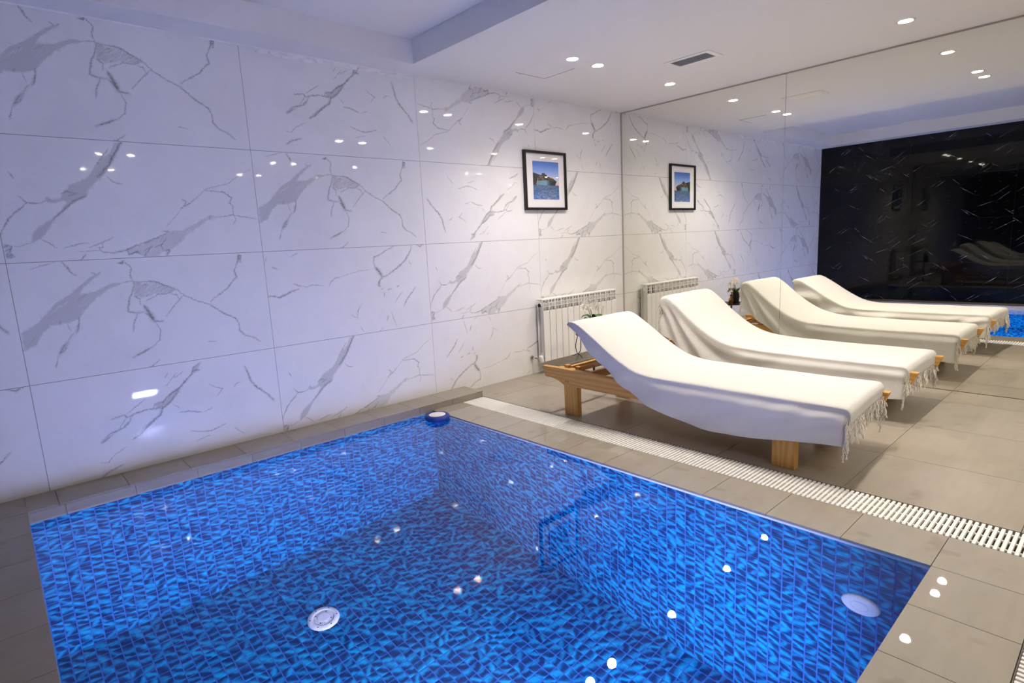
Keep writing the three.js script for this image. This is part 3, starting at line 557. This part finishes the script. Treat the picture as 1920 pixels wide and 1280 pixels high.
// ================================================================ loungers, throws
// a wooden lounger along z: head at z = 0.86, foot at z = 2.87; x0 is the outer face of its pool-side rail
function lounger(x0, width, headY, headZ, sink, label) {
  const L = thing('sun_lounger', label, 'sun lounger', [x0, 0, 0], 'wooden sun loungers');
  const T = 0.042, top = lut([[0.86, 0.312], [1.1, 0.312], [1.4, 0.304], [1.87, 0.3], [2.35, 0.304], [2.6, 0.31], [2.825, 0.31]]);
  const sh = new THREE.Shape(); sh.moveTo(0.86, 0.312);
  for (let i = 1; i <= 24; i++) { const z = lerp(0.86, 2.825, i / 24); sh.lineTo(z, top(z)); }
  sh.lineTo(2.797, 0.243); sh.quadraticCurveTo(2.70, 0.246, 2.625, 0.205); sh.lineTo(1.058, 0.205); sh.quadraticCurveTo(0.99, 0.246, 0.9, 0.243); sh.lineTo(0.886, 0.243); sh.lineTo(0.86, 0.312);
  const rail = new THREE.ExtrudeGeometry(sh, { depth: T - 0.006, bevelEnabled: true, bevelSize: 0.003, bevelThickness: 0.003, bevelSegments: 2, curveSegments: 10 });
  rail.rotateY(-Math.PI / 2); rail.translate(T - 0.003, 0, 0);       // shape x -> z, depth -> -x
  const p = rail.attributes.position, uv = rail.attributes.uv; for (let i = 0; i < p.count; i++) uv.setXY(i, p.getY(i) + p.getX(i) * 0.7, p.getZ(i));
  for (const x of [0, width - T]) mesh('side_rail', rail, M.wood, L).position.x = x;
  const legG = (z0, z1) => { const g = rbox(0.046, 0.206, z1 - z0, 0.003, 2); g.translate(0.023, 0.103, (z0 + z1) / 2); const q = g.attributes.position, u = g.attributes.uv; for (let i = 0; i < q.count; i++) u.setXY(i, q.getZ(i) + q.getX(i), q.getY(i)); return g; };
  for (const [a, b] of [[1.058, 1.172], [2.474, 2.588]]) { const g = legG(a, b); for (const x of [0, width - 0.046]) mesh('leg', g, M.wood, L).position.x = x; }
  const dowel = new THREE.CylinderGeometry(0.004, 0.004, 0.002, 10); dowel.rotateZ(Math.PI / 2);
  for (const z of [1.075, 1.095, 2.55, 2.57]) for (const x of [-0.0008, width + 0.0008]) mesh('dowel', dowel, M.strap, L).position.set(x, 0.232, z);
  const woodBox = (w, h, d, r = 0.003) => { const g = rbox(w, h, d, r, 2), q = g.attributes.position, u = g.attributes.uv; for (let i = 0; i < q.count; i++) u.setXY(i, q.getY(i) + q.getZ(i) + 0.37, q.getX(i)); return g; };
  // cross bars; the one at the head end carries the notched rack of the back rest
  const cross = woodBox(width - 2 * T, 0.052, 0.03); for (const z of [0.965, 1.205, 1.72, 2.6]) mesh('cross_bar', cross, M.wood, L).position.set(width / 2, 0.268, z);
  for (const x of [0.12, width - 0.12]) { const rk = merge([at(woodBox(0.03, 0.035, 0.3), x, 0.277, 1.06), at(woodBox(0.03, 0.022, 0.04), x, 0.304, 0.99), at(woodBox(0.03, 0.022, 0.04), x, 0.304, 1.09)]); mesh('rack', rk, M.wood, L); }
  const slat = woodBox(width - 2 * T, 0.018, 0.07); for (let i = 0; i < 11; i++) mesh('slat', slat, M.wood, L).position.set(width / 2, 0.291, 1.78 + i * 0.094);
  // back rest, hinged over the cross bar at z = 1.72, with its prop
  const hy = 0.262, hz = 1.74, dy = headY - sink - hy, dz = headZ + 0.03 - hz, len = Math.hypot(dy, dz), B = part('back_rest', L); B.position.set(width / 2, hy, hz); B.rotation.x = Math.atan2(dy, -dz);
  for (const s of [-1, 1]) { const g = woodBox(len, 0.03, 0.035); g.rotateY(Math.PI / 2); mesh('stile', g, M.wood, B).position.set(s * (width / 2 - T - 0.024), 0, -len / 2); }
  const bs = woodBox(width - 2 * T - 0.02, 0.014, 0.06); for (let i = 0; i < 7; i++) mesh('slat', bs, M.wood, B).position.set(0, 0.0135, -0.05 - i * (len - 0.09) / 6);
  const my = 0.3 + (headY - 0.3) * 0.42, mz = 1.74 + (headZ - 1.74) * 0.42;
  for (const x of [0.12, width - 0.12]) { const a = new THREE.Vector3(x, 0.305, 1.115), b = new THREE.Vector3(x, my - 0.02, mz), l = a.distanceTo(b), g = woodBox(l, 0.03, 0.022); g.rotateY(Math.PI / 2); g.rotateX(-Math.atan2(b.y - a.y, b.z - a.z)); g.translate((a.x + b.x) / 2, (a.y + b.y) / 2, (a.z + b.z) / 2); mesh('prop', g, M.wood, L); }
  // pad on the bed and on the back rest
  const pad = rbox(width - 0.02, 0.036, 1.02, 0.016, 3); mesh('seat_pad', pad, M.mattress, L).position.set(width / 2, 0.318, 2.27);
  const pad2 = rbox(width - 0.03, 0.024, len, 0.01, 3); mesh('back_pad', pad2, M.mattress, B).position.set(0, 0.03, -len / 2 + 0.005);
  return L;
}
const FRINGE = []; // knotted cotton tassels, two plies twisted, hanging from the origin
for (let k = 0; k < 6; k++) {
  const n = 7, len = 0.075 + 0.012 * (k % 3), list = [];
  for (const ply of [0, 1]) { const pts = []; for (let i = 0; i <= n; i++) { const t = i / n, a = t * 9 + ply * Math.PI + k; pts.push([0.0035 * Math.cos(a) + 0.006 * noise(t * 2, k * 3.1) , -t * len, 0.0035 * Math.sin(a) + 0.006 * noise(t * 2, k * 5.7, 4)]); } list.push(tube(pts, 0.0021, 9, 4)); }
  FRINGE.push(merge(list));
}
// a throw over a lounger. top(z): height of the bed; hemN/hemF(z): heights of the hems on the pool side and on the mirror side
function throwOver(o) {
  const { xn, xf, z0, z1, top, hemN, hemF, fold, label } = o, NS = 22, NT = 34, NL = 120, over = o.over ?? 0.075, cols = 2 * NS + NT + 1;
  const T = thing('cotton_throw', label, 'throw', [0, 0, 0], 'white fringed cotton throws');
  const P = [];                                                       // rows along z, then the part folded over the foot end and over the head end
  const foot = 10, head = 6, rows = head + NL + 1 + foot;
  for (let i = 0; i < rows; i++) {
    const row = []; let z, drop = 0, e = 0;
    if (i < head) { const t = (head - i) / head; z = z0 - 0.028 * Math.sin(t * Math.PI / 2); e = -t; drop = o.headDrop * (1 - Math.cos(t * Math.PI / 2)); } else if (i <= head + NL) z = lerp(z0, z1, (i - head) / NL); else { const t = (i - head - NL) / foot; e = t; z = z1 + 0.03 * Math.sin(Math.min(1, t * 1.6) * Math.PI / 2); drop = over * t * t * (1.6 - 0.6 * t); }
    const zc = clamp(z, z0, z1), yt = top(zc), seat = smooth(1.62, 1.85, zc), hn = yt - hemN(zc), hf = yt - hemF(zc);
    for (let j = 0; j < cols; j++) {
      let x, y, side = 0;
      if (j < NS) { side = (NS - j) / NS; y = yt - hn * side; x = xn - 0.008 - 0.022 * side * (hn / 0.25); } else if (j <= NS + NT) { x = lerp(xn, xf, (j - NS) / NT); y = yt + 0.004 * noise(x * 5, z * 3, o.seed) + 0.002 * noise(x * 17, z * 6, o.seed + 3); const c = (j - NS) / NT; y -= 0.006 * (Math.pow(2 * c - 1, 8)); } else { side = (j - NS - NT) / NS; y = yt - hf * side; x = xf + 0.008 + 0.022 * side * (hf / 0.25); }
      const keep = 1 - smooth(0, 0.28, side);                         // only the top turns down over the ends, the sides hang free
      const skew = (o.skew ?? 0) * smooth(1.9, 2.8, z) * (clamp((x - xn) / (xf - xn)));
      let zz = skew + lerp(clamp(z, z0 - 0.004, z1 + 0.004) + (e > 0 ? 0.012 * e * (1 - keep) : 0), z, keep); y -= drop * keep;
      if (side > 0) { const s = j < NS ? -1 : 1, h = j < NS ? hn : hf, dd = side * h, f = fold(zz, dd, s) * smooth(0, 0.09, dd) + seat * (-0.017 * Math.exp(-(((dd - 0.026) / 0.016) ** 2)) + 0.009 * Math.exp(-(((dd - 0.064) / 0.016) ** 2))); x += s * f; y += (side > 0.9 ? 0.004 * noise(zz * 9, s * 4, o.seed) : 0); zz += 0.006 * noise(zz * 7, side * 3, o.seed + 8) * side; }
      row.push(new THREE.Vector3(x, y, zz));
    }
    P.push(row);
  }
  for (let it = 0; it < (o.soft ?? 3); it++) {                        // soften creases as cloth would
    const Q = P.map((r) => r.map((v) => v.clone()));
    for (let i = 1; i < rows - 1; i++) for (let j = 1; j < cols - 1; j++) Q[i][j].add(P[i - 1][j]).add(P[i + 1][j]).add(P[i][j - 1]).add(P[i][j + 1]).multiplyScalar(0.2);
    for (let i = 1; i < rows - 1; i++) for (const j of [0, cols - 1]) Q[i][j].add(P[i - 1][j]).add(P[i + 1][j]).multiplyScalar(1 / 3);
    for (const i of [0, rows - 1]) for (let j = 1; j < cols - 1; j++) Q[i][j].add(P[i][j - 1]).add(P[i][j + 1]).multiplyScalar(1 / 3);
    P.splice(0, rows, ...Q);
  }
  const pos = [], uv = [], idx = [];
  for (let i = 0; i < rows; i++) for (let j = 0; j < cols; j++) { const v = P[i][j]; pos.push(v.x, v.y, v.z); uv.push((i / (rows - 1)) * 2.1, j < NS ? -(NS - j) / NS * 0.22 : j <= NS + NT ? (j - NS) / NT * 0.62 : 0.62 + (j - NS - NT) / NS * 0.22); }
  for (let i = 0; i + 1 < rows; i++) for (let j = 0; j + 1 < cols; j++) { const a = i * cols + j, b = a + 1, c = a + cols, d = c + 1; idx.push(a, c, b, b, c, d); }
  const g = new THREE.BufferGeometry(); g.setAttribute('position', new THREE.Float32BufferAttribute(pos, 3)); g.setAttribute('uv', new THREE.Float32BufferAttribute(uv, 2)); g.setIndex(idx); g.computeVertexNormals();
  mesh('cloth', g, M.cotton, T);
  const hang = (v, n, dir) => { const t = mesh('tassel', FRINGE[n % FRINGE.length], M.fringe, T); t.position.copy(v); t.rotation.set(rr(-0.22, 0.1) * dir, rr(0, 6.28), rr(-0.16, 0.16)); t.scale.setScalar(rr(0.8, 1.1)); };
  for (const [i, dir, sel] of [[rows - 1, 1, 1], [0, -1, o.headFringe]]) {
    if (!sel) continue;
    const row = P[i]; let acc = 0, n = 0;
    for (let j = 0; j + 1 < cols; j++) { const l = row[j].distanceTo(row[j + 1]); acc += l; while (acc > 0.0145) { acc -= 0.0145; hang(row[j + 1].clone().lerp(row[j], acc / l), n++ + i, dir); } }
  }
  return T;
}

lounger(0.324, 0.61, 0.648, 1.13, 0.09, 'oiled pine sun lounger nearer the pool, back rest tilted up');
throwOver({
  xn: 0.32, xf: 0.94, z0: 1.135, z1: 2.80, skew: -0.035, top: lut([[1.135, 0.646], [1.165, 0.65], [1.215, 0.632], [1.356, 0.547], [1.451, 0.484], [1.612, 0.398], [1.731, 0.37], [1.826, 0.363], [2.1, 0.362], [2.8, 0.363]]), seed: 1.5, headDrop: 0.03, headFringe: false, over: 0.07,
  hemN: lut([[1.135, 0.615], [1.268, 0.498], [1.433, 0.362], [1.567, 0.274], [1.687, 0.215], [1.751, 0.19], [1.92, 0.142], [2.151, 0.118], [2.359, 0.128], [2.598, 0.16], [2.8, 0.182]]),
  hemF: lut([[1.135, 0.52], [1.4, 0.33], [1.7, 0.2], [2.1, 0.14], [2.5, 0.13], [2.8, 0.16]]),
  fold: (z, d, s) => 0.016 * (1 - smooth(1.55, 1.9, z)) * Math.sin((z * 0.9 + d * 0.9) * 26 + 2 * noise(z * 3, d * 6)) * smooth(0.02, 0.1, d) + 0.02 * noise(z * 3.1 + d * 5, d * 5, s * 7) + 0.014 * noise((z + d * 1.2) * 7, d * 2, s * 3 + 1) + 0.018 * smooth(1.45, 1.75, z) * (1 - smooth(1.9, 2.2, z)) * Math.sin(d * 22 + z * 3) * 0.6 + 0.009 * smooth(2.35, 2.6, z) * Math.sin((z - 2.8 + d * 2.4) * 34) * (1 - smooth(0.05, 0.2, d)),
  label: 'white fringed cotton throw draped over the lounger nearer the pool',
});
lounger(1.437, 0.625, 0.712, 1.115, 0.12, 'oiled pine sun lounger nearer the mirror, back rest tilted up');
throwOver({
  xn: 1.42, xf: 2.07, z0: 1.12, z1: 2.758, top: lut([[1.12, 0.708], [1.15, 0.714], [1.19, 0.696], [1.27, 0.633], [1.379, 0.541], [1.526, 0.442], [1.657, 0.387], [1.824, 0.363], [2.1, 0.354], [2.8, 0.352]]), seed: 6.2, headDrop: 0.05, headFringe: true, over: 0.085,
  hemN: lut([[1.12, 0.42], [1.231, 0.36], [1.319, 0.294], [1.5, 0.22], [1.75, 0.17], [2.1, 0.13], [2.5, 0.13], [2.8, 0.16]]),
  hemF: lut([[1.12, 0.47], [1.15, 0.455], [1.296, 0.353], [1.446, 0.24], [1.7, 0.17], [2.1, 0.12], [2.5, 0.12], [2.8, 0.15]]),
  fold: (z, d, s) => { const a = Math.atan2(d, z - 1.05), k = 1 - smooth(1.6, 2.3, z); return 0.019 * Math.sin(a * 15 + 1.3) * k * smooth(0.03, 0.14, d) + 0.012 * noise(z * 4 + d * 4, d * 4, s * 5) + 0.008 * noise(z * 9, d * 3, s); },
  label: 'white fringed cotton throw draped over the lounger nearer the mirror',
});
// ties of the pad hanging behind the back rest of the first lounger
{
  const L = scene.getObjectByName('sun_lounger');
  mesh('pad_tie', merge([tube([[0.04, 0.57, 1.17], [0.03, 0.52, 1.158], [0.026, 0.47, 1.152], [0.03, 0.425, 1.163]], 0.0028, 16, 6), tube([[0.045, 0.56, 1.18], [0.045, 0.5, 1.182], [0.04, 0.45, 1.18], [0.032, 0.425, 1.165]], 0.0028, 16, 6), tube([[0.03, 0.427, 1.163], [0.02, 0.418, 1.14], [0.018, 0.416, 1.12]], 0.0025, 8, 6), tube([[0.03, 0.427, 1.165], [0.036, 0.415, 1.185], [0.034, 0.402, 1.2]], 0.0025, 8, 6)]), M.strap, L);
}

// ================================================================ side table with orchid and diffuser
const TX = 1.221, TZ = 0.575, TY = 0.392;
{
  const t = thing('side_table', 'small round black metal side table between the lounger heads', 'table', [TX, 0, TZ]);
  mesh('table_top', new THREE.LatheGeometry([[0, TY - 0.008], [0.138, TY - 0.008], [0.145, TY - 0.006], [0.146, TY + 0.006], [0.141, TY + 0.006], [0.14, TY - 0.0015], [0, TY - 0.0015]].map(([a, b]) => new THREE.Vector2(a, b)), 56), M.blackMetal, t);
  mesh('stem', at(new THREE.CylinderGeometry(0.009, 0.009, TY - 0.016, 20), 0, TY / 2, 0), M.blackMetal, t);
  mesh('base', new THREE.LatheGeometry([[0, 0.008], [0.02, 0.008], [0.11, 0.006], [0.115, 0.003], [0.115, 0], [0, 0]].map(([a, b]) => new THREE.Vector2(a, b)), 48), M.blackMetal, t);
}
const S0 = TY - 0.0015;
{
  const px = TX - 0.035, pz = TZ + 0.03, o = thing('potted_orchid', 'white orchid in a black pot on the round side table', 'orchid', [px, S0, pz]);
  mesh('pot', new THREE.LatheGeometry([[0, 0], [0.032, 0], [0.034, 0.003], [0.045, 0.112], [0.047, 0.114], [0.047, 0.124], [0.043, 0.124], [0.04, 0.108], [0, 0.108]].map(([a, b]) => new THREE.Vector2(a, b)), 40), phys({ color: 0x101214, roughness: 0.3 }), o);
  mesh('soil', at(new THREE.CylinderGeometry(0.039, 0.038, 0.008, 24), 0, 0.109, 0), std({ color: 0x2b2018, roughness: 1 }), o);
  const green = phys({ color: 0x2f5a24, roughness: 0.4, side: THREE.DoubleSide }), stemM = std({ color: 0x4d4a2c, roughness: 0.7 }), petalM = phys({ color: 0xfdf8f0, roughness: 0.6, transmission: 0.1, thickness: 0, side: THREE.DoubleSide }), lipM = std({ color: 0xeed9a0, roughness: 0.6 });
  const leaf = (a, len, wid, lift) => {
    const n = 10, pos = [], idx = []; for (let i = 0; i <= n; i++) { const t = i / n, w = wid * Math.pow(Math.sin(Math.PI * Math.min(0.97, t * 0.86 + 0.1)), 0.7), x = len * t, y = lift * Math.sin(t * 2.0) - 0.03 * t * t; for (const s of [-1, 0, 1]) pos.push(x, y + Math.abs(s) * w * 0.35, s * w); if (i) { const b = (i - 1) * 3; for (const k of [0, 1]) idx.push(b + k, b + k + 3, b + k + 1, b + k + 1, b + k + 3, b + k + 4); } }
    const g = new THREE.BufferGeometry(); g.setAttribute('position', new THREE.Float32BufferAttribute(pos, 3)); g.setAttribute('uv', new THREE.Float32BufferAttribute(new Float32Array(pos.length / 3 * 2), 2)); g.setIndex(idx); g.computeVertexNormals(); g.rotateY(a); g.translate(0, 0.112, 0); return g;
  };
  for (const [a, l, w, h] of [[0.25, 0.12, 0.026, 0.055], [3.25, 0.125, 0.026, 0.05], [1.9, 0.1, 0.03, 0.06], [-1.5, 0.1, 0.024, 0.07], [4.3, 0.095, 0.026, 0.075]]) mesh('leaf', leaf(a, l, w, h), green, o);
  const petal = new THREE.CircleGeometry(0.0165, 10); petal.scale(0.78, 1, 1); petal.translate(0, 0.0155, 0);
  { const p = petal.attributes.position; for (let i = 0; i < p.count; i++) p.setZ(i, 0.004 - 12 * p.getX(i) * p.getX(i) - 6 * (p.getY(i) - 0.012) ** 2); petal.computeVertexNormals(); }
  const bloom = merge([0, 1.25, 2.45, -1.25, -2.45].map((a, i) => { const g = petal.clone(); g.scale(i === 1 || i === 3 ? 1.35 : 0.95, i === 1 || i === 3 ? 1.15 : 1, 1); g.rotateX(0.25); g.rotateZ(a); return g; })), lip = new THREE.SphereGeometry(0.0035, 8, 6); lip.translate(0, -0.003, 0.006);
  for (const [stalk, sd] of [[[[0.005, 0.11, 0], [0.0, 0.175, -0.012], [0.01, 0.23, -0.03], [0.045, 0.245, -0.036], [0.085, 0.222, -0.03]], 1], [[[-0.008, 0.11, 0.004], [-0.02, 0.17, -0.01], [-0.026, 0.222, -0.03], [-0.05, 0.25, -0.04], [-0.082, 0.238, -0.046]], 4]]) {
    mesh('flower_stem', tube(stalk, 0.0026, 30, 6), stemM, o);
    const cv = new THREE.CatmullRomCurve3(stalk.map((q) => new THREE.Vector3(...q)));
    for (let i = 0; i < 7; i++) { const q = cv.getPoint(0.52 + i * 0.079), f = mesh('blossom', bloom, petalM, o); f.position.set(q.x + 0.013 * Math.sin(i * 2.4 + sd), q.y + 0.012 * Math.cos(i * 1.7), q.z + 0.016 + 0.006 * Math.sin(i * 3 + sd)); f.rotation.set(0.15 * Math.sin(i * 2 + sd), -0.6 + 0.9 * Math.sin(i * 1.9 + sd), 0.5 * Math.sin(i * 2.7)); mesh('blossom_lip', lip, lipM, f); }
  }
}
{
  const b = thing('reed_diffuser', 'amber reed diffuser bottle beside the orchid pot', 'diffuser', [TX + 0.06, S0, TZ + 0.03]);
  mesh('bottle', new THREE.LatheGeometry([[0, 0.0005], [0.026, 0.0005], [0.029, 0.004], [0.029, 0.055], [0.026, 0.064], [0.013, 0.072], [0.011, 0.09], [0.013, 0.092], [0.0095, 0.093], [0.0085, 0.074], [0.022, 0.06], [0.025, 0.052], [0.025, 0.006], [0, 0.005]].map(([a, c]) => new THREE.Vector2(a, c)), 32), phys({ color: 0xe9c79a, transmission: 1, thickness: 0.02, roughness: 0.03, ior: 1.5, attenuationColor: lin(0.85, 0.5, 0.18), attenuationDistance: 0.02 }), b);
  mesh('collar', at(new THREE.CylinderGeometry(0.0135, 0.0135, 0.014, 20), 0, 0.098, 0), M.blackMetal, b);
  const reed = std({ color: 0xb67f4e, roughness: 0.8 });
  for (const [a, t] of [[0.3, 0.2], [1.8, 0.26], [3.1, 0.22], [4.4, 0.3], [5.5, 0.16]]) { const g = new THREE.CylinderGeometry(0.0014, 0.0014, 0.22, 6); g.translate(0, 0.11, 0); g.rotateZ(t * 0.6); g.rotateY(a); g.translate(0, 0.012, 0); mesh('reed', g, reed, b); }
}

renderer.render(scene, camera);
